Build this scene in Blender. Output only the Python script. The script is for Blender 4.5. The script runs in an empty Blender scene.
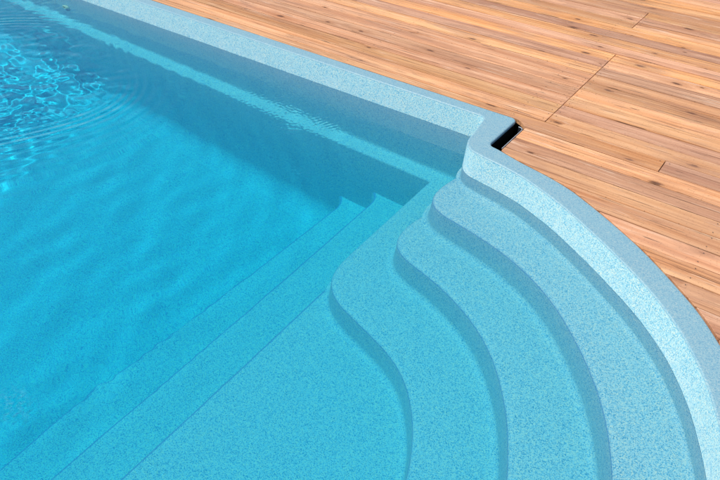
import bpy, bmesh, math, random
import numpy as np
from mathutils import Vector
from mathutils.geometry import tessellate_polygon

random.seed(7)
rng = np.random.RandomState(11)
scene = bpy.context.scene
col = scene.collection

# ------------------------------------------------------------------ camera
cam_data = bpy.data.cameras.new('camera')
cam_data.sensor_width = 36.0
cam_data.lens = 36.0 * 663.0 / 720.0
cam_data.clip_start = 0.05
cam_data.clip_end = 500.0
cam = bpy.data.objects.new('camera', cam_data)
cam.location = (0, 0, 1.8)
cam.rotation_euler = (math.radians(90 - 39.7), 0, math.radians(36.6))
col.objects.link(cam)
scene.camera = cam

# ------------------------------------------------------------------ sky and sun
SUN_EL, SUN_AZ = 54.0, 226.0         # azimuth clockwise from +Y
world = bpy.data.worlds.new('World')
scene.world = world
world.use_nodes = True
wn = world.node_tree
wn.nodes.clear()
sky = wn.nodes.new('ShaderNodeTexSky')
sky.sky_type = 'NISHITA'
sky.sun_disc = False
sky.sun_elevation = math.radians(SUN_EL)
sky.sun_rotation = math.radians(SUN_AZ)
bg = wn.nodes.new('ShaderNodeBackground')
bg.inputs['Strength'].default_value = 0.15
wo = wn.nodes.new('ShaderNodeOutputWorld')
wn.links.new(sky.outputs[0], bg.inputs[0])
wn.links.new(bg.outputs[0], wo.inputs[0])

sd = bpy.data.lights.new('sun', 'SUN')
sd.energy = 4.35
sd.angle = math.radians(0.5)
sd.color = (1.0, 0.93, 0.82)
sun = bpy.data.objects.new('sun', sd)
e, a = math.radians(SUN_EL), math.radians(SUN_AZ)
to_sun = Vector((math.sin(a) * math.cos(e), math.cos(a) * math.cos(e), math.sin(e)))
sun.rotation_euler = to_sun.to_track_quat('Z', 'Y').to_euler()
sun.location = to_sun * 20
col.objects.link(sun)
sd.cycles.is_caustics_light = True

scene.view_settings.view_transform = 'Standard'
scene.view_settings.look = 'None'
scene.view_settings.exposure = 0.0
scene.view_settings.gamma = 1.0
scene.view_settings.use_curve_mapping = False
scene.render.engine = 'CYCLES'
cy = scene.cycles
cy.use_denoising = True
cy.denoiser = 'OPENIMAGEDENOISE'
cy.denoising_input_passes = 'RGB_ALBEDO_NORMAL'
cy.max_bounces = 7
cy.transmission_bounces = 7
cy.diffuse_bounces = 4
cy.use_adaptive_sampling = True
cy.adaptive_threshold = 0.015
cy.caustics_reflective = True
cy.caustics_refractive = True
cy.blur_glossy = 0.3
cy.sample_clamp_indirect = 4.0

# ------------------------------------------------------------------ measures (metres, rim top = 0)
ZW = -0.145                            # water level
YC = 0.75                              # axis of the pool
X_END = -9.0                           # far end of the pool
Z1, Z2, Z3, Z4, Z5, Z6, ZF = -0.285, -0.505, -0.725, -0.925, -1.17, -1.42, -1.76


# ------------------------------------------------------------------ helpers
def spline(pts, step=0.012, closed=False):
    """Centripetal-ish Catmull-Rom through the points, resampled evenly."""
    P = np.array(pts, float)
    out = []
    n = len(P)
    for i in range(n - 1):
        p0 = P[i - 1] if i > 0 else 2 * P[0] - P[1]
        p1, p2 = P[i], P[i + 1]
        p3 = P[i + 2] if i + 2 < n else 2 * P[-1] - P[-2]
        for t in np.linspace(0, 1, 24, endpoint=False):
            out.append(0.5 * ((2 * p1) + (-p0 + p2) * t + (2 * p0 - 5 * p1 + 4 * p2 - p3) * t * t
                              + (-p0 + 3 * p1 - 3 * p2 + p3) * t ** 3))
    out.append(P[-1])
    return resample(np.array(out), step)


def resample(P, step):
    d = np.r_[0, np.cumsum(np.hypot(*np.diff(P, axis=0).T))]
    n = max(2, int(d[-1] / step))
    s = np.linspace(0, d[-1], n + 1)
    return np.c_[np.interp(s, d, P[:, 0]), np.interp(s, d, P[:, 1])]


def smooth(P, w=5, it=2):
    """Smooth an open curve, end points kept."""
    for _ in range(it):
        Q = P.copy()
        pad = np.r_[np.repeat(P[:1], w, 0), P, np.repeat(P[-1:], w, 0)]
        k = np.ones(2 * w + 1) / (2 * w + 1)
        Q = np.c_[np.convolve(pad[:, 0], k, 'valid'), np.convolve(pad[:, 1], k, 'valid')]
        Q[0], Q[-1] = P[0], P[-1]
        P = Q
    return P


def mirror(P):
    """The curve P (ending near the axis) and its mirror image about y = YC."""
    M = P[::-1].copy()
    M[:, 1] = 2 * YC - M[:, 1]
    return np.r_[P, M]


def round_corner(p0, c, p1, r, n=14):
    """Points of an arc rounding corner c between directions to p0 and p1."""
    c = np.array(c, float)
    u = np.array(p0, float) - c
    v = np.array(p1, float) - c
    u /= np.linalg.norm(u)
    v /= np.linalg.norm(v)
    ang = math.acos(max(-1, min(1, float(u @ v))))
    t = r / math.tan(ang / 2)
    a, b = c + u * t, c + v * t
    out = []
    bis = (u + v) / np.linalg.norm(u + v)
    ctr = c + bis * (r / math.sin(ang / 2))
    a0 = math.atan2(*(a - ctr)[::-1])
    a1 = math.atan2(*(b - ctr)[::-1])
    da = (a1 - a0 + math.pi) % (2 * math.pi) - math.pi
    for k in range(n + 1):
        q = a0 + da * k / n
        out.append(ctr + r * np.array([math.cos(q), math.sin(q)]))
    return out


def left_normals(P):
    T = np.gradient(P, axis=0)
    T /= np.linalg.norm(T, axis=1)[:, None] + 1e-12
    return np.c_[-T[:, 1], T[:, 0]]


def link(o, parent=None):
    col.objects.link(o)
    if parent is not None:
        o.parent = parent
    return o


def mesh_obj(name, V, Fs, mat, parent=None, smooth_shade=True, receiver=True):
    me = bpy.data.meshes.new(name)
    me.from_pydata([tuple(map(float, v)) for v in V], [], Fs)
    me.validate()
    me.update()
    if smooth_shade:
        me.polygons.foreach_set('use_smooth', [True] * len(me.polygons))
    me.materials.append(mat)
    o = link(bpy.data.objects.new(name, me), parent)
    o.cycles.is_caustics_receiver = receiver
    return o


class MB:
    def __init__(self):
        self.V, self.F = [], []

    def sweep(self, P, N, prof, closed=False, flip=False):
        b = len(self.V)
        n, m = len(P), len(prof)
        for p, nn in zip(P, N):
            for d, z in prof:
                self.V.append((p[0] + nn[0] * d, p[1] + nn[1] * d, z))
        for i in range(n if closed else n - 1):
            j = (i + 1) % n
            for k in range(m - 1):
                f = (b + i * m + k, b + j * m + k, b + j * m + k + 1, b + i * m + k + 1)
                self.F.append(f[::-1] if flip else f)

    def cap(self, poly, z, holes=()):
        b = len(self.V)
        loops = [[Vector((p[0], p[1], 0)) for p in poly]] + [[Vector((p[0], p[1], 0)) for p in h] for h in holes]
        tris = tessellate_polygon(loops)
        flat = [v for l in loops for v in l]
        self.V += [(v.x, v.y, z) for v in flat]
        for t in tris:
            A, B, Cc = (flat[i] for i in t)
            up = (B - A).cross(Cc - A).z > 0
            t = tuple(b + i for i in t)
            self.F.append(t if up else t[::-1])


def arc_prof(cx, cz, r, a0, a1, n=6):
    return [(cx + r * math.cos(math.radians(a0 + (a1 - a0) * k / n)),
             cz + r * math.sin(math.radians(a0 + (a1 - a0) * k / n))) for k in range(n + 1)]


def empty(name, loc, label, cat):
    o = bpy.data.objects.new(name, None)
    o.location = loc
    o.empty_display_size = 0.2
    col.objects.link(o)
    o['label'] = label
    o['category'] = cat
    return o


# ------------------------------------------------------------------ materials
def new_mat(name):
    m = bpy.data.materials.new(name)
    m.use_nodes = True
    nt = m.node_tree
    nt.nodes.clear()
    out = nt.nodes.new('ShaderNodeOutputMaterial')
    b = nt.nodes.new('ShaderNodeBsdfPrincipled')
    nt.links.new(b.outputs[0], out.inputs[0])
    return m, nt, b, out


def gelcoat(name, base, blue, cream, rough, dirt=0.0, dirt_col=(0.3, 0.33, 0.33), limescale=0.0, ior=1.45):
    """Speckled gelcoat: flecks of three colours, each about 4 mm."""
    m, nt, b, out = new_mat(name)
    N, L = nt.nodes, nt.links
    tc = N.new('ShaderNodeTexCoord')
    vor = N.new('ShaderNodeTexVoronoi')
    vor.inputs['Scale'].default_value = 330.0
    vor.inputs['Randomness'].default_value = 1.0
    L.new(tc.outputs['Object'], vor.inputs['Vector'])
    sep = N.new('ShaderNodeSeparateColor')
    L.new(vor.outputs['Color'], sep.inputs[0])
    r1 = N.new('ShaderNodeValToRGB')
    r1.color_ramp.interpolation = 'CONSTANT'
    el = r1.color_ramp.elements
    el[0].position = 0.0
    el[0].color = (*blue, 1)
    el[1].position = 0.17
    mid = tuple(0.5 * (x + y) for x, y in zip(base, blue))
    el[1].color = (*mid, 1)
    for pos, c in ((0.34, base), (0.66, tuple(0.55 * x + 0.45 * y for x, y in zip(base, cream))), (0.84, cream)):
        q = el.new(pos)
        q.color = (*c, 1)
    L.new(sep.outputs[0], r1.inputs[0])
    # slow tone drift, so that the flecks crowd here and thin out there
    no = N.new('ShaderNodeTexNoise')
    no.inputs['Scale'].default_value = 14.0
    no.inputs['Detail'].default_value = 5.0
    L.new(tc.outputs['Object'], no.inputs['Vector'])
    mr = N.new('ShaderNodeMapRange')
    mr.inputs[1].default_value, mr.inputs[2].default_value = 0.3, 0.7
    mr.inputs[3].default_value, mr.inputs[4].default_value = 0.0, 0.22
    L.new(no.outputs[0], mr.inputs[0])
    mx = N.new('ShaderNodeMix')
    mx.data_type = 'RGBA'
    L.new(mr.outputs[0], mx.inputs[0])
    L.new(r1.outputs[0], mx.inputs[6])
    mx.inputs[7].default_value = (*base, 1)
    colour = mx.outputs[2]
    if dirt:
        n2 = N.new('ShaderNodeTexNoise')
        n2.inputs['Scale'].default_value = 5.0
        n2.inputs['Detail'].default_value = 8.0
        n2.inputs['Roughness'].default_value = 0.65
        L.new(tc.outputs['Object'], n2.inputs['Vector'])
        m2 = N.new('ShaderNodeMapRange')
        m2.inputs[1].default_value, m2.inputs[2].default_value = 0.35, 0.72
        m2.inputs[3].default_value, m2.inputs[4].default_value = 0.35 * dirt, dirt
        L.new(n2.outputs[0], m2.inputs[0])
        x2 = N.new('ShaderNodeMix')
        x2.data_type = 'RGBA'
        L.new(m2.outputs[0], x2.inputs[0])
        L.new(colour, x2.inputs[6])
        x2.inputs[7].default_value = (*dirt_col, 1)
        colour = x2.outputs[2]
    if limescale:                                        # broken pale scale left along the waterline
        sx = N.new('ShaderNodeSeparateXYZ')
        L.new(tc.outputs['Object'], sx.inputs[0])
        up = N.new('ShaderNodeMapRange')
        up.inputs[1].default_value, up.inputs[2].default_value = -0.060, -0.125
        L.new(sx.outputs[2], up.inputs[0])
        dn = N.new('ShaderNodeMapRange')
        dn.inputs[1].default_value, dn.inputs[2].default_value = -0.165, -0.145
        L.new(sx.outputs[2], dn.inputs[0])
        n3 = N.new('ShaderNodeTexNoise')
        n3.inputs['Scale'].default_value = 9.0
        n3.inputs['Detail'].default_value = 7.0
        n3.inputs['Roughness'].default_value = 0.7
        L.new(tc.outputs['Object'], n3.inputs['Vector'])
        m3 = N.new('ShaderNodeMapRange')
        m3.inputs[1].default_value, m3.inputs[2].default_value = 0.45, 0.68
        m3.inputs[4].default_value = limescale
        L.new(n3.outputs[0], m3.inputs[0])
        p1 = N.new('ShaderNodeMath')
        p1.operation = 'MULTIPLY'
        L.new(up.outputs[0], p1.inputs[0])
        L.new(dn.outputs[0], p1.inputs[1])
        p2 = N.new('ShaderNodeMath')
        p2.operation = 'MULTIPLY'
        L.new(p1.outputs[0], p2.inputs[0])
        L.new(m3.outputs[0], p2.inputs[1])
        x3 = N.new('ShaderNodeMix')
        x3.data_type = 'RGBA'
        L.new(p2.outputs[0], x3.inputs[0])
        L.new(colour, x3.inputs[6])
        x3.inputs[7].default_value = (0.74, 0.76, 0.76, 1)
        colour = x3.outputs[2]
    L.new(colour, b.inputs['Base Color'])
    b.inputs['Roughness'].default_value = rough
    b.inputs['IOR'].default_value = ior
    return m


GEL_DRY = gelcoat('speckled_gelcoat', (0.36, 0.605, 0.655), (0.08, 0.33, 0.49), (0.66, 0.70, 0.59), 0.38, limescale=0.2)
# under water the gloss nearly vanishes: the coat's index against water's is about 1.09
GEL = gelcoat('submerged_gelcoat', (0.37, 0.60, 0.69), (0.08, 0.33, 0.52), (0.67, 0.70, 0.62), 0.38, ior=1.09)
GEL_RIM = gelcoat('weathered_gelcoat', (0.215, 0.40, 0.47), (0.12, 0.29, 0.41), (0.33, 0.46, 0.48), 0.42, 0.12, (0.27, 0.34, 0.36))
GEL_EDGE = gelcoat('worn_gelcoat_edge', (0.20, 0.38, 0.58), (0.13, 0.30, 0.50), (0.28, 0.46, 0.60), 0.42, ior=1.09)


def water_mat():
    m = bpy.data.materials.new('pool_water')
    m.use_nodes = True
    nt = m.node_tree
    nt.nodes.clear()
    out = nt.nodes.new('ShaderNodeOutputMaterial')
    g = nt.nodes.new('ShaderNodeBsdfGlass')
    g.distribution = 'GGX'
    g.inputs['Roughness'].default_value = 0.0
    g.inputs['IOR'].default_value = 1.333
    g.inputs['Color'].default_value = (1, 1, 1, 1)
    at = nt.nodes.new('ShaderNodeAttribute')
    at.attribute_name = 'ripple'
    bp = nt.nodes.new('ShaderNodeBump')
    bp.inputs['Strength'].default_value = 1.0
    bp.inputs['Distance'].default_value = 1.0
    nt.links.new(at.outputs['Fac'], bp.inputs['Height'])
    nt.links.new(bp.outputs[0], g.inputs['Normal'])
    nt.links.new(g.outputs[0], out.inputs['Surface'])
    return m


WATER = water_mat()
DEPTH = bpy.data.materials.new('water_body')
DEPTH.use_nodes = True
DEPTH.node_tree.nodes.clear()
_o = DEPTH.node_tree.nodes.new('ShaderNodeOutputMaterial')
_v = DEPTH.node_tree.nodes.new('ShaderNodeVolumeAbsorption')
_v.inputs['Color'].default_value = (0.0, 0.955, 1.0, 1)
_v.inputs['Density'].default_value = 1.9
DEPTH.node_tree.links.new(_v.outputs[0], _o.inputs['Volume'])


def wood_mat():
    m, nt, b, out = new_mat('weathered_softwood')
    N, L = nt.nodes, nt.links

    def math_(op, a=None, c=None, clamp=False):
        n = N.new('ShaderNodeMath')
        n.operation = op
        n.use_clamp = clamp
        for i, v in enumerate((a, c)):
            if v is None:
                continue
            if isinstance(v, (int, float)):
                n.inputs[i].default_value = v
            else:
                L.new(v, n.inputs[i])
        return n.outputs[0]

    def mixc(f, c0, c1, mode='MIX'):
        n = N.new('ShaderNodeMix')
        n.data_type = 'RGBA'
        n.blend_type = mode
        for i, v in ((0, f), (6, c0), (7, c1)):
            if isinstance(v, (int, float)):
                n.inputs[i].default_value = v
            elif isinstance(v, tuple):
                n.inputs[i].default_value = (*v, 1)
            else:
                L.new(v, n.inputs[i])
        return n.outputs[2]

    def ramp(x, a, c, lo=0.0, hi=1.0):
        n = N.new('ShaderNodeMapRange')
        n.inputs[1].default_value, n.inputs[2].default_value = a, c
        n.inputs[3].default_value, n.inputs[4].default_value = lo, hi
        L.new(x, n.inputs[0])
        return n.outputs[0]

    tc = N.new('ShaderNodeTexCoord')
    at = N.new('ShaderNodeAttribute')
    at.attribute_name = 'board'
    sep = N.new('ShaderNodeSeparateColor')
    L.new(at.outputs['Color'], sep.inputs[0])
    tone, warm, seed = sep.outputs[0], sep.outputs[1], sep.outputs[2]
    # object coordinates shifted per board, so that no two boards share a grain
    comb = N.new('ShaderNodeCombineXYZ')
    L.new(math_('MULTIPLY', seed, 37.0), comb.inputs[0])
    L.new(math_('MULTIPLY', seed, 11.0), comb.inputs[1])
    L.new(math_('MULTIPLY', seed, 53.0), comb.inputs[2])
    add = N.new('ShaderNodeVectorMath')
    add.operation = 'ADD'
    L.new(tc.outputs['Object'], add.inputs[0])
    L.new(comb.outputs[0], add.inputs[1])

    def noise(sx, sy, scale, detail=4, rough=0.55, dist=0.0, vec=add.outputs[0]):
        mp = N.new('ShaderNodeMapping')
        mp.inputs['Scale'].default_value = (sx, sy, sy)
        L.new(vec, mp.inputs[0])
        n = N.new('ShaderNodeTexNoise')
        n.inputs['Scale'].default_value = scale
        n.inputs['Detail'].default_value = detail
        n.inputs['Roughness'].default_value = rough
        n.inputs['Distortion'].default_value = dist
        L.new(mp.outputs[0], n.inputs['Vector'])
        return n.outputs[0]

    # knots: sparse cells, elongated along the board
    mpk = N.new('ShaderNodeMapping')
    mpk.inputs['Scale'].default_value = (2.6, 6.5, 1.0)
    L.new(add.outputs[0], mpk.inputs[0])
    vk = N.new('ShaderNodeTexVoronoi')
    vk.voronoi_dimensions = '2D'
    vk.inputs['Scale'].default_value = 1.0
    L.new(mpk.outputs[0], vk.inputs['Vector'])
    wob = noise(30, 60, 1.0, 3)
    kd = math_('ADD', vk.outputs['Distance'], math_('MULTIPLY', math_('SUBTRACT', wob, 0.5), 0.10))
    sk = N.new('ShaderNodeSeparateColor')
    L.new(vk.outputs['Color'], sk.inputs[0])
    has = math_('GREATER_THAN', sk.outputs[0], 0.50)
    size = ramp(sk.outputs[1], 0, 1, 0.3, 1.45)
    kd = math_('DIVIDE', kd, size)
    knot = math_('MULTIPLY', ramp(kd, 0.085, 0.03), has, True)
    halo = math_('MULTIPLY', ramp(kd, 0.36, 0.06), has, True)
    # grain bends round the knots
    bend = N.new('ShaderNodeVectorMath')
    bend.operation = 'MULTIPLY_ADD'
    cb = N.new('ShaderNodeCombineXYZ')
    L.new(math_('MULTIPLY', halo, 0.010), cb.inputs[1])
    bend.inputs[1].default_value = (1, 1, 1)
    L.new(add.outputs[0], bend.inputs[0])
    L.new(cb.outputs[0], bend.inputs[2])
    gv = bend.outputs[0]
    broad = noise(0.5, 16, 1.0, 3, 0.5, 0.3, gv)
    grain = noise(1.2, 60, 1.0, 5, 0.6, 0.4, gv)
    fine = noise(4, 260, 1.0, 3, 0.6, 0.0, gv)
    blotch = noise(2.2, 6, 1.0, 5, 0.6)

    pale = mixc(warm, (0.70, 0.39, 0.245), (0.82, 0.44, 0.19))
    deep = mixc(warm, (0.48, 0.22, 0.125), (0.64, 0.27, 0.085))
    c = mixc(ramp(broad, 0.36, 0.64), deep, pale)
    c = mixc(math_('MULTIPLY', ramp(grain, 0.50, 0.72), 0.42), c, (0.30, 0.125, 0.06))
    c = mixc(math_('MULTIPLY', ramp(grain, 0.48, 0.30), 0.30), c, (0.80, 0.50, 0.28))
    c = mixc(math_('MULTIPLY', ramp(fine, 0.45, 0.75), 0.26), c, (0.26, 0.12, 0.07))
    c = mixc(math_('MULTIPLY', ramp(blotch, 0.48, 0.70), 0.42), c, (0.50, 0.27, 0.16))
    # per board tone
    tv = ramp(tone, 0, 1, 0.80, 1.20)
    tn = N.new('ShaderNodeCombineColor')
    for i in range(3):
        L.new(tv, tn.inputs[i])
    c = mixc(1.0, c, tn.outputs[0], 'MULTIPLY')
    c = mixc(math_('MULTIPLY', halo, 0.38), c, (0.34, 0.13, 0.045))
    c = mixc(math_('MULTIPLY', knot, 0.92), c, (0.11, 0.045, 0.022))
    # pin knots, tiny and scattered, and weathered grey-brown patches
    mpp = N.new('ShaderNodeMapping')
    mpp.inputs['Scale'].default_value = (9.0, 19.0, 1.0)
    L.new(add.outputs[0], mpp.inputs[0])
    vp = N.new('ShaderNodeTexVoronoi')
    vp.voronoi_dimensions = '2D'
    L.new(mpp.outputs[0], vp.inputs['Vector'])
    sp = N.new('ShaderNodeSeparateColor')
    L.new(vp.outputs['Color'], sp.inputs[0])
    pd = math_('ADD', vp.outputs['Distance'], math_('MULTIPLY', math_('SUBTRACT', wob, 0.5), 0.25))
    pin = math_('MULTIPLY', ramp(pd, 0.13, 0.04), math_('GREATER_THAN', sp.outputs[0], 0.58), True)
    c = mixc(math_('MULTIPLY', pin, 0.75), c, (0.17, 0.07, 0.035))
    patch = noise(1.4, 9, 1.0, 6, 0.68, 0.8)
    c = mixc(math_('MULTIPLY', ramp(patch, 0.50, 0.66), 0.55), c, (0.42, 0.22, 0.135))
    scuff = noise(2.6, 34, 1.0, 6, 0.7, 0.5)
    c = mixc(math_('MULTIPLY', ramp(scuff, 0.57, 0.72), 0.60), c, (0.83, 0.62, 0.45))
    # dark resinous grain lines, sharp, in some boards only
    lines = noise(0.8, 95, 1.0, 3, 0.55, 0.8, gv)
    where = noise(1.1, 8, 1.0, 2, 0.5)
    ln = math_('MULTIPLY', ramp(lines, 0.55, 0.61), ramp(where, 0.42, 0.58))
    c = mixc(math_('MULTIPLY', ln, 0.55, True), c, (0.20, 0.075, 0.03))
    # small checks and pin marks
    crack = noise(3.0, 150, 1.0, 2, 0.5, 0.6)
    cr = math_('MULTIPLY', ramp(crack, 0.665, 0.70), 0.8)
    c = mixc(cr, c, (0.10, 0.05, 0.03))
    L.new(c, b.inputs['Base Color'])
    b.inputs['Roughness'].default_value = 0.62
    b.inputs['IOR'].default_value = 1.4
    bump = N.new('ShaderNodeBump')
    bump.inputs['Strength'].default_value = 0.8
    bump.inputs['Distance'].default_value = 0.003
    h = math_('SUBTRACT', math_('ADD', grain, math_('MULTIPLY', fine, 0.6)), math_('MULTIPLY', cr, 1.5))
    L.new(h, bump.inputs['Height'])
    L.new(bump.outputs[0], b.inputs['Normal'])
    return m


WOOD = wood_mat()


def plain(name, c, rough=0.6, noise_scale=20.0, vary=0.25, metallic=0.0):
    m, nt, b, out = new_mat(name)
    N, L = nt.nodes, nt.links
    tc = N.new('ShaderNodeTexCoord')
    n = N.new('ShaderNodeTexNoise')
    n.inputs['Scale'].default_value = noise_scale
    n.inputs['Detail'].default_value = 6
    L.new(tc.outputs['Object'], n.inputs['Vector'])
    mx = N.new('ShaderNodeMix')
    mx.data_type = 'RGBA'
    L.new(n.outputs[0], mx.inputs[0])
    mx.inputs[6].default_value = (*[x * (1 - vary) for x in c], 1)
    mx.inputs[7].default_value = (*[min(1, x * (1 + vary)) for x in c], 1)
    L.new(mx.outputs[2], b.inputs['Base Color'])
    b.inputs['Roughness'].default_value = rough
    b.inputs['Metallic'].default_value = metallic
    return m


SOIL = plain('dark_soil', (0.035, 0.028, 0.022), 0.95, 30)
EDGE = plain('grey_plastic', (0.42, 0.45, 0.50), 0.4, 60, 0.1)
BLACK = plain('plain_black', (0.012, 0.014, 0.02), 0.55, 40)
IVORY = plain('ivory_plastic', (0.80, 0.72, 0.55), 0.35, 40, 0.06)
STEEL = plain('dull_screw_steel', (0.13, 0.09, 0.07), 0.6, 80, 0.3, 0.2)

# ------------------------------------------------------------------ plan curves
# inner lip of the rim: along the far side, into the corner, round the nose, along the arc to the axis
Y_IN = 3.0
nose = [(-1.338, 2.80), (-1.332, 2.745), (-1.312, 2.695), (-1.268, 2.655), (-1.205, 2.638), (-1.11, 2.622), (-1.01, 2.602),
        (-0.905, 2.571), (-0.718, 2.490), (-0.534, 2.386), (-0.396, 2.300), (-0.232, 2.188), (-0.108, 2.082),
        (-0.010, 1.978), (0.088, 1.842), (0.155, 1.722), (0.213, 1.600), (0.270, 1.46), (0.325, 1.28), (0.365, 1.05), (0.385, 0.85), (0.387, 0.75)]
corner_in = round_corner((-3, Y_IN), (-1.372, Y_IN), (-1.338, 2.80), 0.045)
arc_half = np.r_[np.array(corner_in), spline(nose, 0.012)]
inner_half = np.r_[resample(np.array([(-8.4, Y_IN), tuple(corner_in[0])]), 0.05)[:-1], arc_half]
full = mirror(inner_half[:-1])
far_end = []
for c, p0, p1 in (((X_END, 2 * YC - Y_IN), (-8, 2 * YC - Y_IN), (X_END, 0)), ((X_END, Y_IN), (X_END, 0), (-8, Y_IN))):
    far_end += round_corner(p0, c, p1, 0.55, 16)
INNER = np.r_[full, np.array(far_end[1:-1])]          # clockwise seen from above
# drop duplicate neighbours
keep = np.r_[True, np.hypot(*(np.diff(INNER, axis=0).T)) > 1e-4]
INNER = INNER[keep]


def closed_normals(P):
    T = np.roll(P, -1, 0) - np.roll(P, 1, 0)
    T /= np.linalg.norm(T, axis=1)[:, None]
    return np.c_[-T[:, 1], T[:, 0]]


N_IN = closed_normals(INNER)                            # points away from the water

# outer edge of the shell
Y_OUT = 3.082
outer_arc = [(-1.217, 2.80), (-1.216, 2.775), (-1.200, 2.752), (-1.150, 2.741), (-1.017, 2.703), (-0.850, 2.666), (-0.726, 2.627), (-0.636, 2.584),
             (-0.528, 2.527), (-0.434, 2.472), (-0.324, 2.404), (-0.217, 2.326), (-0.110, 2.240), (-0.014, 2.156),
             (0.079, 2.052), (0.165, 1.94), (0.245, 1.80), (0.315, 1.66), (0.38, 1.49), (0.44, 1.29), (0.485, 1.05), (0.507, 0.85), (0.509, 0.75)]
corner_out = round_corner((-3, Y_OUT), (-1.217, Y_OUT), (-1.217, 2.80), 0.036)
oh = np.r_[resample(np.array([(-8.4, Y_OUT), tuple(corner_out[0])]), 0.05)[:-1], np.array(corner_out), spline(outer_arc, 0.012)]
fo = mirror(oh[:-1])
fe = []
XO = X_END - 0.082
for c, p0, p1 in (((XO, 2 * YC - Y_OUT), (-8, 2 * YC - Y_OUT), (XO, 0)), ((XO, Y_OUT), (XO, 0), (-8, Y_OUT))):
    fe += round_corner(p0, c, p1, 0.63, 16)
OUTER = np.r_[fo, np.array(fe[1:-1])]
keep = np.r_[True, np.hypot(*(np.diff(OUTER, axis=0).T)) > 1e-4]
OUTER = OUTER[keep]
N_OUT = closed_normals(OUTER)

# ------------------------------------------------------------------ ground (one sheet, with the pit the shell sits in)
gm = MB()
gm.cap([(-120, -120), (120, -120), (120, 120), (-120, 120)], -0.32, [(OUTER - N_OUT * 0.01)[::6]])
ground = mesh_obj('ground', gm.V, gm.F, SOIL, None, False)
ground['kind'] = 'structure'

# ------------------------------------------------------------------ pool shell
pool = empty('swimming_pool', (-1.4, 3.04, 0),
             'turquoise speckled fibreglass swimming pool with curved underwater steps, set flush into the wooden deck', 'swimming pool')
pool_loc = Vector(pool.location)


def part(name, mb, mat, label=None, smooth_shade=True, parent=pool):
    V = [(v[0] - pool_loc.x, v[1] - pool_loc.y, v[2] - pool_loc.z) for v in mb.V]     # in the pool's own space
    o = mesh_obj(name, V, mb.F, mat, parent, smooth_shade)
    if label:
        o['label'] = label
    return o


# rim: rounded inner lip, flat top, rounded outer edge, skirt
rim = MB()
LIP = 0.007
prof_in = arc_prof(LIP, -LIP, LIP, 180, 90, 6) + [(LIP + 0.012, 0.0)]
rim.sweep(INNER, N_IN, prof_in, closed=True, flip=True)
prof_out = [(-0.024, 0.0)] + arc_prof(-0.009, -0.009, 0.009, 90, 0, 6) + [(0.0, -0.016)]
rim.sweep(OUTER, N_OUT, prof_out, closed=True, flip=True)
rim.cap(OUTER - N_OUT * 0.024, 0.0, [INNER + N_IN * (LIP + 0.012)])
skirt = MB()
skirt.sweep(OUTER, N_OUT, [(0.0, -0.016), (-0.004, -0.018), (-0.004, -0.35)], closed=True, flip=True)
part('outer_shell', skirt, BLACK, 'dark outer side of the shell below the rim')
rim_o = part('rim', rim, GEL_RIM, 'grey blue weathered flat rim of the pool')

# wall with the safety ledge
wall = MB()
prof = [(0.0, -LIP), (-0.004, -0.05), (-0.012, -0.145), (-0.015, -0.30), (-0.018, -0.69)]
prof += arc_prof(-0.048, -0.699, 0.030, 0, -90, 5)[1:]
prof += [(-0.09, -0.7295)]
prof += arc_prof(-0.105, -0.7495, 0.020, 90, 180, 5)
prof += [(-0.130, -1.20), (-0.144, -1.59)]
prof += arc_prof(-0.314, -1.59, 0.17, 0, -90, 10)[1:]
wall.sweep(INNER, N_IN, prof, closed=True, flip=True)
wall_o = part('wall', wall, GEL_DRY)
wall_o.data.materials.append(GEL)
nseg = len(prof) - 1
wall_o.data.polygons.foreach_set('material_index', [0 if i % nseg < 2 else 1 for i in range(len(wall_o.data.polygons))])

# pool bottom
fl = MB()
fl.cap([(X_END + 0.2, 2 * YC - 2.80), (-1.5, 2 * YC - 2.80), (-1.5, 2.80), (X_END + 0.2, 2.80)], ZF - 0.001)
part('floor', fl, GEL)

# small cove where the highest step meets the wall
WALL_IN = INNER + N_IN * (-0.014)


def make_step(curve, z_top, z_bot, back, lip=0.024, cove=0.036, batter=0.022, label=None, extra=None, edge=(5,)):
    """A step: CURVE is its nosing (water on the right hand, solid on the left), BACK closes its tread behind the wall."""
    n = left_normals(curve)
    mb = MB()
    prof = [(lip + 0.014, z_top)] + arc_prof(lip, z_top - lip, lip, 90, 180, 6)
    prof += [(-batter * 0.6, z_bot + cove)]
    prof += arc_prof(-batter * 0.6 - cove, z_bot + cove, cove, 0, -86, 6)[1:]
    mb.sweep(curve, n, prof, flip=True)
    top = curve + n * (lip + 0.014)
    mb.cap(np.r_[top, np.array(back)], z_top)
    if extra:
        extra(mb)
    st = part('step', mb, GEL, label)
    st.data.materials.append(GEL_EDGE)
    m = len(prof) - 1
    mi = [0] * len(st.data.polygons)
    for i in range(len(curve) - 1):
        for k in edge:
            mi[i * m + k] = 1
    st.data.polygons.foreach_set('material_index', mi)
    return st


def orient(P):
    """Nosing curves run from the near side to the far side, so that the solid lies on their left... """
    return P


def nosing(pts, w=4):
    P = spline(pts, 0.012)
    P = smooth(P, w, 2)
    return mirror(P[:-1])


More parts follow.
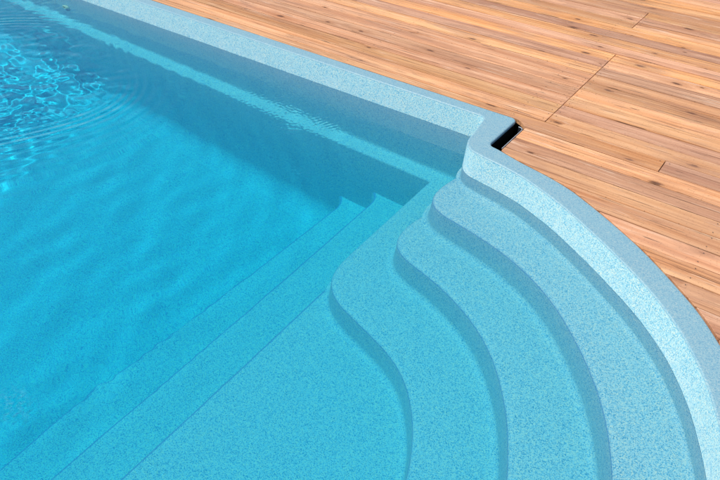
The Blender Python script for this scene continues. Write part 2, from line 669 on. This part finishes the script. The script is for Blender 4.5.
A = nosing([(-1.325, 2.86), (-1.338, 2.76), (-1.360, 2.66), (-1.374, 2.56), (-1.366, 2.470), (-1.335, 2.412), (-1.270, 2.372), (-1.164, 2.352),
            (-1.005, 2.322), (-0.869, 2.286), (-0.738, 2.235), (-0.600, 2.160), (-0.479, 2.070), (-0.362, 1.960), (-0.257, 1.845),
            (-0.171, 1.730), (-0.099, 1.608), (-0.036, 1.470), (0.02, 1.31), (0.07, 1.10), (0.098, 0.90), (0.102, 0.75)])
B = nosing([(-1.32, 2.84), (-1.345, 2.66), (-1.385, 2.50), (-1.411, 2.396), (-1.421, 2.288), (-1.402, 2.195), (-1.355, 2.138), (-1.280, 2.103), (-1.178, 2.080),
            (-1.068, 2.050), (-0.943, 2.003), (-0.805, 1.932), (-0.680, 1.840), (-0.569, 1.725), (-0.465, 1.585), (-0.398, 1.465),
            (-0.343, 1.350), (-0.285, 1.18), (-0.245, 1.00), (-0.228, 0.86), (-0.225, 0.75)])
Cc = nosing([(-1.618, 3.02), (-1.620, 2.70), (-1.621, 2.40), (-1.622, 2.20), (-1.623, 2.092), (-1.620, 2.000), (-1.603, 1.918), (-1.560, 1.850), (-1.493, 1.798), (-1.406, 1.764),
             (-1.303, 1.737), (-1.196, 1.708), (-1.090, 1.674), (-0.990, 1.625), (-0.900, 1.556), (-0.808, 1.452), (-0.735, 1.335),
             (-0.681, 1.215), (-0.640, 1.08), (-0.612, 0.93), (-0.602, 0.82), (-0.600, 0.75)])
# these run away from the far side (towards -y) with the water on their right: left normal points to +x, into the solid
back_far = [(-0.9, 2 * YC - 2.60), (-0.2, -0.74), (0.2, -0.2), (0.36, 0.35), (0.40, 0.75), (0.36, 1.15), (0.2, 1.70), (-0.2, 2.24), (-0.9, 2.60)]
WB = WALL_IN + N_IN * 0.030


def back_line(x_from, x_to_end=None):
    """Points just behind the wall from the near corner round the arc to the far corner."""
    sel = [i for i in range(len(INNER)) if INNER[i, 0] > x_from]
    pts = WB[sel]
    order = pts[::-1] if pts[0, 1] > pts[-1, 1] else pts
    return order[::3]


# the order of INNER starts on the far side, so reversed it goes near -> far, as the tread outlines need
def cove_extra(mb):
    sel = [i for i in range(len(INNER)) if INNER[i, 0] > -1.36]
    P, n = INNER[sel], N_IN[sel]
    r = 0.026
    pr = [(-0.013, Z1 + r)] + [(-0.013 - r + r * math.cos(math.radians(t)), Z1 + r + r * math.sin(math.radians(t)))
                               for t in (-15, -30, -45, -60, -75, -88)]
    mb.sweep(P, n, pr, flip=True)


make_step(A, Z1, Z2, back_line(-1.345), extra=cove_extra)
make_step(B, Z2, Z3, back_line(-1.345))
make_step(Cc, Z3, Z4, back_line(-1.56))


def straight_step(x_far, x_near, z_top, z_bot, r, y_wall):
    """Nosing of a long straight step, its inner corner against each side wall rounded with radius r."""
    far = round_corner((x_far - 1, y_wall), (x_far, y_wall), (x_near, YC), r, 12)
    P = np.array([(x_far - 1.2, y_wall + 0.09), (x_far - 0.22, y_wall + 0.035)] + [tuple(p) for p in far] + [(x_near, YC + 0.02)])
    dd = resample(P, 0.015)
    dd = smooth(dd, 2, 1)
    return mirror(dd)


def blk(x0):
    return [(-0.70, 2 * YC - 2.5), (-0.70, 2.5), (x0 + 0.2, 3.03), (x0 - 1.2, 3.03)]


S4 = straight_step(-1.652, -1.655, Z4, Z5, 0.03, 2.94)
S5 = straight_step(-1.975, -2.005, Z5, Z6, 0.10, 2.884)
S6 = straight_step(-2.235, -2.37, Z6, ZF, 0.12, 2.880)


def make_straight(P, z_top, z_bot, x0):
    back = [(x0 - 1.2, 2 * YC - 3.01), (-1.30, 2 * YC - 3.01), (-0.65, 2 * YC - 1.9), (-0.5, YC), (-0.65, 1.9), (-1.30, 3.01), (x0 - 1.2, 3.01)]
    return make_step(P, z_top, z_bot, back, lip=0.018, cove=0.03, batter=0.02, edge=(2, 3, 4, 5))


make_straight(S4, Z4, Z5, -1.65)
make_straight(S5, Z5, Z6, -1.99)
make_straight(S6, Z6, ZF, -2.29)

# return jet on the far wall: flange, hood ring, dark nozzle
JX, JZ = -5.30, -0.475
jet = MB()
P = np.array([(math.cos(t), math.sin(t)) for t in np.linspace(0, 2 * math.pi, 33)[:-1]])


def lathe_y(mb, prof, x, y, z):
    b = len(mb.V)
    m = len(prof)
    for c, s in P:
        for r, d in prof:
            mb.V.append((x + c * r, y - d, z + s * r))
    for i in range(32):
        j = (i + 1) % 32
        for k in range(m - 1):
            mb.F.append((b + i * m + k, b + i * m + k + 1, b + j * m + k + 1, b + j * m + k))


lathe_y(jet, [(0.042, 0.0), (0.042, 0.004), (0.038, 0.009), (0.030, 0.011), (0.026, 0.016), (0.022, 0.017), (0.018, 0.012), (0.016, 0.006)], JX, 2.983, JZ)
jet_o = part('return_jet', jet, IVORY, 'small round ivory water inlet on the far pool wall')
noz = MB()
lathe_y(noz, [(0.016, 0.006), (0.010, 0.010), (0.006, 0.004), (0.0005, 0.003)], JX, 2.983, JZ)
part('nozzle', noz, BLACK, parent=jet_o)

# ------------------------------------------------------------------ water
def waves(X, Y):
    """Surface height in metres at plan points."""
    H = np.zeros_like(X)
    # slow swell over the deep end, long crests
    r = np.random.RandomState(5)
    cx, cy = -4.35, 1.75
    D = np.hypot(X - cx, Y - cy)
    calm = 1 / (1 + np.exp((X + 2.35) / 0.25))               # flat over the steps
    for k in range(16):
        ang = math.radians(r.uniform(-28, 42))
        lam = r.uniform(0.16, 0.55)
        ph = r.uniform(0, 6.28)
        amp = 0.00011 * (lam / 0.3) ** 1.3
        H += calm * amp * np.sin(2 * math.pi / lam * (X * math.cos(ang) + Y * math.sin(ang)) + ph
                                 + 0.6 * np.sin(2.1 * X - 1.3 * Y + k))
    R = np.zeros_like(X)                                     # short waves, carried by the surface's normals
    # ring waves leaving the disturbed patch
    DX, DY = (X - cx), (Y - cy) * 1.0
    th = np.arctan2(DY, DX)
    R0 = 0.98 + 0.05 * np.sin(3 * th + 1.0) + 0.04 * np.sin(5 * th)
    rr = D - R0
    ring = np.exp(-np.clip(rr, 0, None) / 0.40) / (1 + np.exp(-rr / 0.03))
    R += 0.00105 * ring * np.sin(2 * math.pi * rr / (0.062 + 0.05 * np.clip(rr, 0, 1)) + 0.8 * np.sin(4 * th))
    ring2 = np.exp(-((rr + 0.04) / 0.10) ** 2)
    R += 0.0014 * ring2 * np.sin(2 * math.pi * rr / 0.055 + 0.7 * np.sin(7 * th + 1))
    # the churned patch itself: many short waves of every direction
    inside = 1 / (1 + np.exp(rr / 0.05))
    side = 0.55 + 0.45 * np.clip((2.6 - Y) / 0.9, 0, 1)
    for k in range(34):
        ang = r.uniform(0, math.pi) if k % 3 == 0 else math.radians(r.uniform(60, 150))
        lam = r.uniform(0.06, 0.20)
        ph = r.uniform(0, 6.28)
        env = 0.5 + 0.5 * np.sin(X * r.uniform(2, 7) + r.uniform(0, 6)) * np.sin(Y * r.uniform(2, 7) + r.uniform(0, 6))
        amp = 0.00037 * (lam / 0.08) ** 1.15
        w = 0.030 * np.sin(8 * X + 5 * Y + k) + 0.03 * np.sin(-5 * X + 9 * Y + 2 * k)
        R += inside * side * amp * env * np.sin(2 * math.pi / lam * (X * math.cos(ang) + Y * math.sin(ang) + w) + ph)
    # fine wrinkles along the far wall and at two small spots
    for (px, py, rad, amp0, lam0, n) in ((-2.45, 2.66, 0.34, 0.00017, 0.026, 16), (-2.21, 2.60, 0.06, 0.0010, 0.026, 9), (-2.45, 2.62, 0.05, 0.0007, 0.024, 9), (-2.33, 2.44, 0.05, 0.0006, 0.024, 9),
                                         (-1.97, 2.15, 0.05, 0.0004, 0.024, 9), (-2.80, 2.93, 0.05, 0.0005, 0.024, 8),
                                         (-1.84, 0.42, 0.05, 0.0022, 0.035, 9), (-1.72, 0.62, 0.12, 0.00016, 0.05, 8), (-1.95, 1.2, 0.35, 0.00007, 0.07, 8), (-1.75, 0.9, 0.25, 0.00008, 0.06, 8), (-3.6, 2.80, 0.5, 0.00006, 0.05, 10),
                                         (-5.0, 2.75, 0.5, 0.00035, 0.06, 10)):
        env = np.exp(-(((X - px) / (rad * 1.5)) ** 2 + ((Y - py) / rad) ** 2))
        for k in range(n):
            ang = r.uniform(0, math.pi)
            lam = lam0 * r.uniform(0.7, 1.8)
            R += env * amp0 * np.sin(2 * math.pi / lam * (X * math.cos(ang) + Y * math.sin(ang)) + r.uniform(0, 6.28)) * 0.7
    # a few short steep crests in front of the patch
    for (px, py, ln, wd, an, am) in ((-3.38, 1.37, 0.10, 0.016, 60, 0.0018), (-3.20, 1.18, 0.13, 0.02, 58, 0.0013),
                                     (-3.03, 1.05, 0.12, 0.02, 58, 0.0010), (-3.30, 1.02, 0.16, 0.02, 55, 0.0009),
                                     (-3.15, 2.0, 0.13, 0.014, 100, 0.0012), (-3.02, 1.90, 0.10, 0.014, 95, 0.0009)):
        c, s = math.cos(math.radians(an)), math.sin(math.radians(an))
        u = (X - px) * c + (Y - py) * s
        v = -(X - px) * s + (Y - py) * c
        R += am * np.exp(-(u / ln) ** 2 - (v / wd) ** 2)
    R *= 1 - 0.93 / (1 + np.exp(-(Y - 2.50) / 0.06)) * np.exp(-((X + 4.2) / 1.0) ** 4)
    # almost flat water over the steps
    H += (1 - calm) * 0.00006 * (np.sin(7 * X + 3 * Y) + np.sin(-4 * X + 8 * Y + 1) + np.sin(17 * X + 12 * Y + 2) * 0.3)
    # mostly unseen chop, added to throw rippled sunlight onto the floor in view
    env = 1 / (1 + np.exp((X + 5.15 + 0.25 * (Y - 1.5)) / 0.10))
    for k in range(22):
        ang = r.uniform(0, math.pi)
        lam = r.uniform(0.09, 0.24)
        H += env * 0.27 / (2 * math.pi / lam) ** 2 * np.sin(
            2 * math.pi / lam * (X * math.cos(ang) + Y * math.sin(ang) + 0.02 * np.sin(9 * X + 8 * Y + k)) + r.uniform(0, 6.28))
    return H + 0.004 * R, R


def inside_poly(px, py, poly):
    ins = np.zeros(px.shape, bool)
    x0, y0 = poly[-1]
    for x1, y1 in poly:
        c = ((y0 > py) != (y1 > py))
        if y0 != y1:
            c &= px < (x1 - x0) * (py - y0) / (y1 - y0) + x0
        ins ^= c
        x0, y0 = x1, y1
    return ins


xs = np.r_[np.arange(-9.05, -6.2, 0.05), np.arange(-6.2, -1.7, 0.006), np.arange(-1.7, 0.45, 0.015)]
ys = np.r_[np.arange(2 * YC - 3.04, -0.1, 0.05), np.arange(-0.1, 3.04, 0.007)]
GX, GY = np.meshgrid(xs, ys, indexing='ij')
GH, GR = waves(GX, GY)
GH = GH + ZW
poly = (INNER + N_IN * 0.035)[::3]
ok = inside_poly(GX, GY, poly)
nx, ny = GX.shape
cell = ok[:-1, :-1] & ok[1:, :-1] & ok[1:, 1:] & ok[:-1, 1:]
idx = np.arange(nx * ny).reshape(nx, ny)
quads = np.stack([idx[:-1, :-1][cell], idx[1:, :-1][cell], idx[1:, 1:][cell], idx[:-1, 1:][cell]], 1)
used = np.unique(quads)
remap = -np.ones(nx * ny, int)
remap[used] = np.arange(len(used))
quads = remap[quads]
co = np.c_[GX.ravel()[used], GY.ravel()[used], GH.ravel()[used]]
wm = bpy.data.meshes.new('water')
wm.vertices.add(len(co))
wm.vertices.foreach_set('co', co.ravel().astype(np.float32))
wm.loops.add(quads.size)
wm.loops.foreach_set('vertex_index', quads.ravel().astype(np.int32))
wm.polygons.add(len(quads))
wm.polygons.foreach_set('loop_start', np.arange(0, quads.size, 4, dtype=np.int32))
wm.polygons.foreach_set('use_smooth', np.ones(len(quads), bool))
wm.update(calc_edges=True)
wm.materials.append(WATER)
wm.attributes.new('ripple', 'FLOAT', 'POINT').data.foreach_set('value', GR.ravel()[used].astype(np.float32))
water = link(bpy.data.objects.new('water', wm))
water['kind'] = 'structure'
water.cycles.is_caustics_caster = True
# the body of water under that surface, which takes the red out of the light
body = MB()
BP = (INNER + N_IN * 0.03)[::2]
body.cap(BP, ZW + 0.005)
nb = len(body.F)
k0 = len(body.V)
body.V += [(v[0], v[1], -2.1) for v in body.V[:k0]]
body.F += [tuple(i + k0 for i in f[::-1]) for f in body.F[:nb]]
body.F += [((i + 1) % k0, i, i + k0, (i + 1) % k0 + k0) for i in range(k0)]
water_body = mesh_obj('water_body', body.V, body.F, DEPTH, water, False, False)
bmx = bmesh.new()
bmx.from_mesh(water_body.data)
bmesh.ops.recalc_face_normals(bmx, faces=bmx.faces)
bmx.to_mesh(water_body.data)
bmx.free()

# ------------------------------------------------------------------ deck of boards
PITCH, GAP = 0.12, 0.006
Y0 = 2.307
X_HOLE = -1.144
edge_arc = OUTER + N_OUT * 0.0045
sel = [i for i in range(len(OUTER)) if OUTER[i, 0] > -1.16 and OUTER[i, 1] > YC - 1e-6 and OUTER[i, 1] < 2.80]
EA = edge_arc[sel]
# the slit between shell and deck widens towards the right
wd = np.clip((EA[:, 0] + 0.35) / 0.45, 0, 1) * 0.005
EA = EA + N_OUT[sel] * wd[:, None]
EA = EA[np.argsort(EA[:, 1])]


def deck_x(y):
    """x of the deck's edge along the steps' end of the pool, for a given y."""
    yy = y if y >= YC else 2 * YC - y
    if yy >= EA[-1, 1]:
        return X_HOLE
    return max(X_HOLE, float(np.interp(yy, EA[:, 1], EA[:, 0])))


def clip_x(poly, x, keep_right):
    out = []
    n = len(poly)
    for i in range(n):
        a, b = poly[i], poly[(i + 1) % n]
        ia = (a[0] >= x) == keep_right
        ib = (b[0] >= x) == keep_right
        if ia:
            out.append(a)
        if ia != ib:
            t = (x - a[0]) / (b[0] - a[0])
            out.append((x, a[1] + t * (b[1] - a[1])))
    return out


bm = bmesh.new()
lay = bm.loops.layers.float_color.new('board')
TH = 0.026
screws = []


def board(poly, dz=0.0):
    if len(poly) < 3:
        return
    clean = [poly[0]]
    for p in poly[1:]:
        if math.hypot(p[0] - clean[-1][0], p[1] - clean[-1][1]) > 0.0008:
            clean.append(p)
    if math.hypot(clean[0][0] - clean[-1][0], clean[0][1] - clean[-1][1]) < 0.0008:
        clean.pop()
    if len(clean) < 3:
        return
    area = sum(clean[i - 1][0] * clean[i][1] - clean[i][0] * clean[i - 1][1] for i in range(len(clean)))
    if area < 0:
        clean.reverse()
    if abs(area) < 0.0004:
        return
    ymid = sum(p[1] for p in clean) / len(clean)
    tint = (random.random(), random.random() ** 1.3, random.random(), 1)
    if 5.3 < ymid < 5.42 or (4.12 < ymid < 4.2 and clean[0][0] > -1.2):
        tint = (0.95, 1.0, tint[2], 1)
    tilt = random.uniform(-0.0012, 0.0012)
    ym = sum(p[1] for p in clean) / len(clean)
    top = [bm.verts.new((p[0], p[1], dz + tilt * (p[1] - ym) / 0.06)) for p in clean]
    bot = [bm.verts.new((p[0], p[1], dz - TH)) for p in clean]
    fs = [bm.faces.new(top)]
    for i in range(len(clean)):
        j = (i + 1) % len(clean)
        fs.append(bm.faces.new((top[i], bot[i], bot[j], top[j])))
    for f in fs:
        for l in f.loops:
            l[lay] = tint


XL, XR = -12.5, 7.5
k_lo, k_hi = int((-6.0 - Y0) / PITCH), int((9.5 - Y0) / PITCH)
for k in range(k_lo, k_hi):
    y0 = Y0 + k * PITCH + GAP / 2
    y1 = y0 + PITCH - GAP
    # butt joints: as in the photo in the rows beside the notch, staggered elsewhere
    joints = []
    if 7 <= k <= 15:
        joints = [-1.088, -5.1, 2.9]
    elif k == 6:
        joints = [-0.441, 3.5, -4.4]
    elif k in (16, 17, 18):
        joints = [-3.35 + 0.004 * (k % 2), 0.65]
    else:
        off = random.Random(k // 4 * 13 + (k % 2) * (1 if k > 22 else 0) + 5).uniform(0, 3.9)
        joints = [XL + off + 3.9 * q for q in range(6)]
        if 0 <= k < 6 or 19 <= k < 27:
            joints = [j for j in joints if not (-1.0 < j < 0.6)] + [1.2 + 0.3 * (k % 3)]
    polys = []
    ymir = 2 * YC - Y_OUT - 0.006
    if y0 >= Y_OUT - 0.002 or y1 <= ymir:
        polys = [[(XL, y0), (XR, y0), (XR, y1), (XL, y1)]]
    elif y1 > Y_OUT:                                   # the row notched along the far rim
        ye = Y_OUT + 0.004
        polys = [[(XL, ye), (-1.222, ye), (-1.196, 3.074), (-1.176, 3.058), (-1.158, 3.040), (-1.148, 3.0305), (XR, 3.0305), (XR, y1), (XL, y1)]]
    elif y0 < ymir < y1:
        polys = [[(XL, y0), (XR, y0), (XR, y1), (deck_x(y1), y1), (deck_x(ymir), ymir), (XL, ymir)]]
    else:
        L_ = [(deck_x(y), y) for y in np.linspace(y1, y0, 14)]
        polys = [L_ + [(XR, y0), (XR, y1)]]
        polys.append([(XL, y0), (XO - 0.006, y0), (XO - 0.006, y1), (XL, y1)])
    for p in polys:
        segs = [p]
        for jx in joints:
            new = []
            for s in segs:
                mn, mx_ = min(q[0] for q in s), max(q[0] for q in s)
                if mn + 0.05 < jx < mx_ - 0.05:
                    new.append(clip_x(s, jx - 0.0018, False))
                    new.append(clip_x(s, jx + 0.0018, True))
                else:
                    new.append(s)
            segs = new
        for s in segs:
            board(s, random.uniform(-0.0012, 0.0004) - 0.002)
    # screws: two at each joist line and beside every joint
    for jx in list(np.arange(-5.9, 3.0, 1.16)) + [j + d for j in joints for d in (-0.022, 0.022)]:
        for yy in (y0 + 0.022, y1 - 0.022):
            if yy > Y_OUT + 0.02 or (yy < 3.02 and jx > deck_x(yy) + 0.03) or yy < ymir - 0.02:
                screws.append((jx + random.uniform(-0.004, 0.004), yy + random.uniform(-0.004, 0.004)))

me = bpy.data.meshes.new('deck')
bm.normal_update()
bm.to_mesh(me)
bm.free()
me.materials.append(WOOD)
deck = link(bpy.data.objects.new('deck', me))
deck['kind'] = 'structure'
bv = deck.modifiers.new('edge', 'BEVEL')
bv.width = 0.0022
bv.segments = 2
bv.limit_method = 'ANGLE'
bv.angle_limit = math.radians(50)
sm = MB()
for x, y in screws:
    if not (-6.2 < x < 2.5 and -0.5 < y < 7):
        continue
    b = len(sm.V)
    sm.V += [(x + 0.0026 * math.cos(t), y + 0.0026 * math.sin(t), 0.0004) for t in np.linspace(0, 6.283, 9)[:-1]]
    sm.V += [(x, y, -0.0002)]
    sm.F += [(b + i, b + (i + 1) % 8, b + 8) for i in range(8)]
sc = mesh_obj('screws', sm.V, sm.F, STEEL, deck, False)
sc['kind'] = 'stuff'
sc['label'] = 'small dark screw heads sunk in the deck boards'

# ------------------------------------------------------------------ edging along the notch in the deck
ed = MB()
XS, YS = -1.1515, 3.0225
path = [(XS, 2.768)] + [(XS, y) for y in np.linspace(2.79, 2.975, 8)] + \
       [tuple(p) for p in round_corner((XS, 2.9), (XS, YS), (-1.30, YS), 0.024, 8)] + [(-1.182, YS)]
EP = np.array(path)
EN = left_normals(EP)
ed.sweep(EP, EN, [(-0.0008, -0.009), (-0.0006, -0.0075), (0.0, -0.0065), (0.0022, -0.0065), (0.0028, -0.0075), (0.003, -0.009)])
strip = mesh_obj('edging_strip', ed.V, ed.F, EDGE, None, True)
lo = MB()  # shade put into colour: strip sides black, so only its top looks lit
lo.sweep(EP, EN, [(-0.0006, -0.009), (-0.0006, -0.25)])
lo.sweep(EP, EN, [(0.0028, -0.25), (0.0028, -0.009)])
strip_shade = mesh_obj('strip_shade', lo.V, lo.F, BLACK, strip, True)
strip['label'] = 'thin pale grey edging strip lining the dark gap in the deck beside the pool corner'
strip['category'] = 'edging strip'
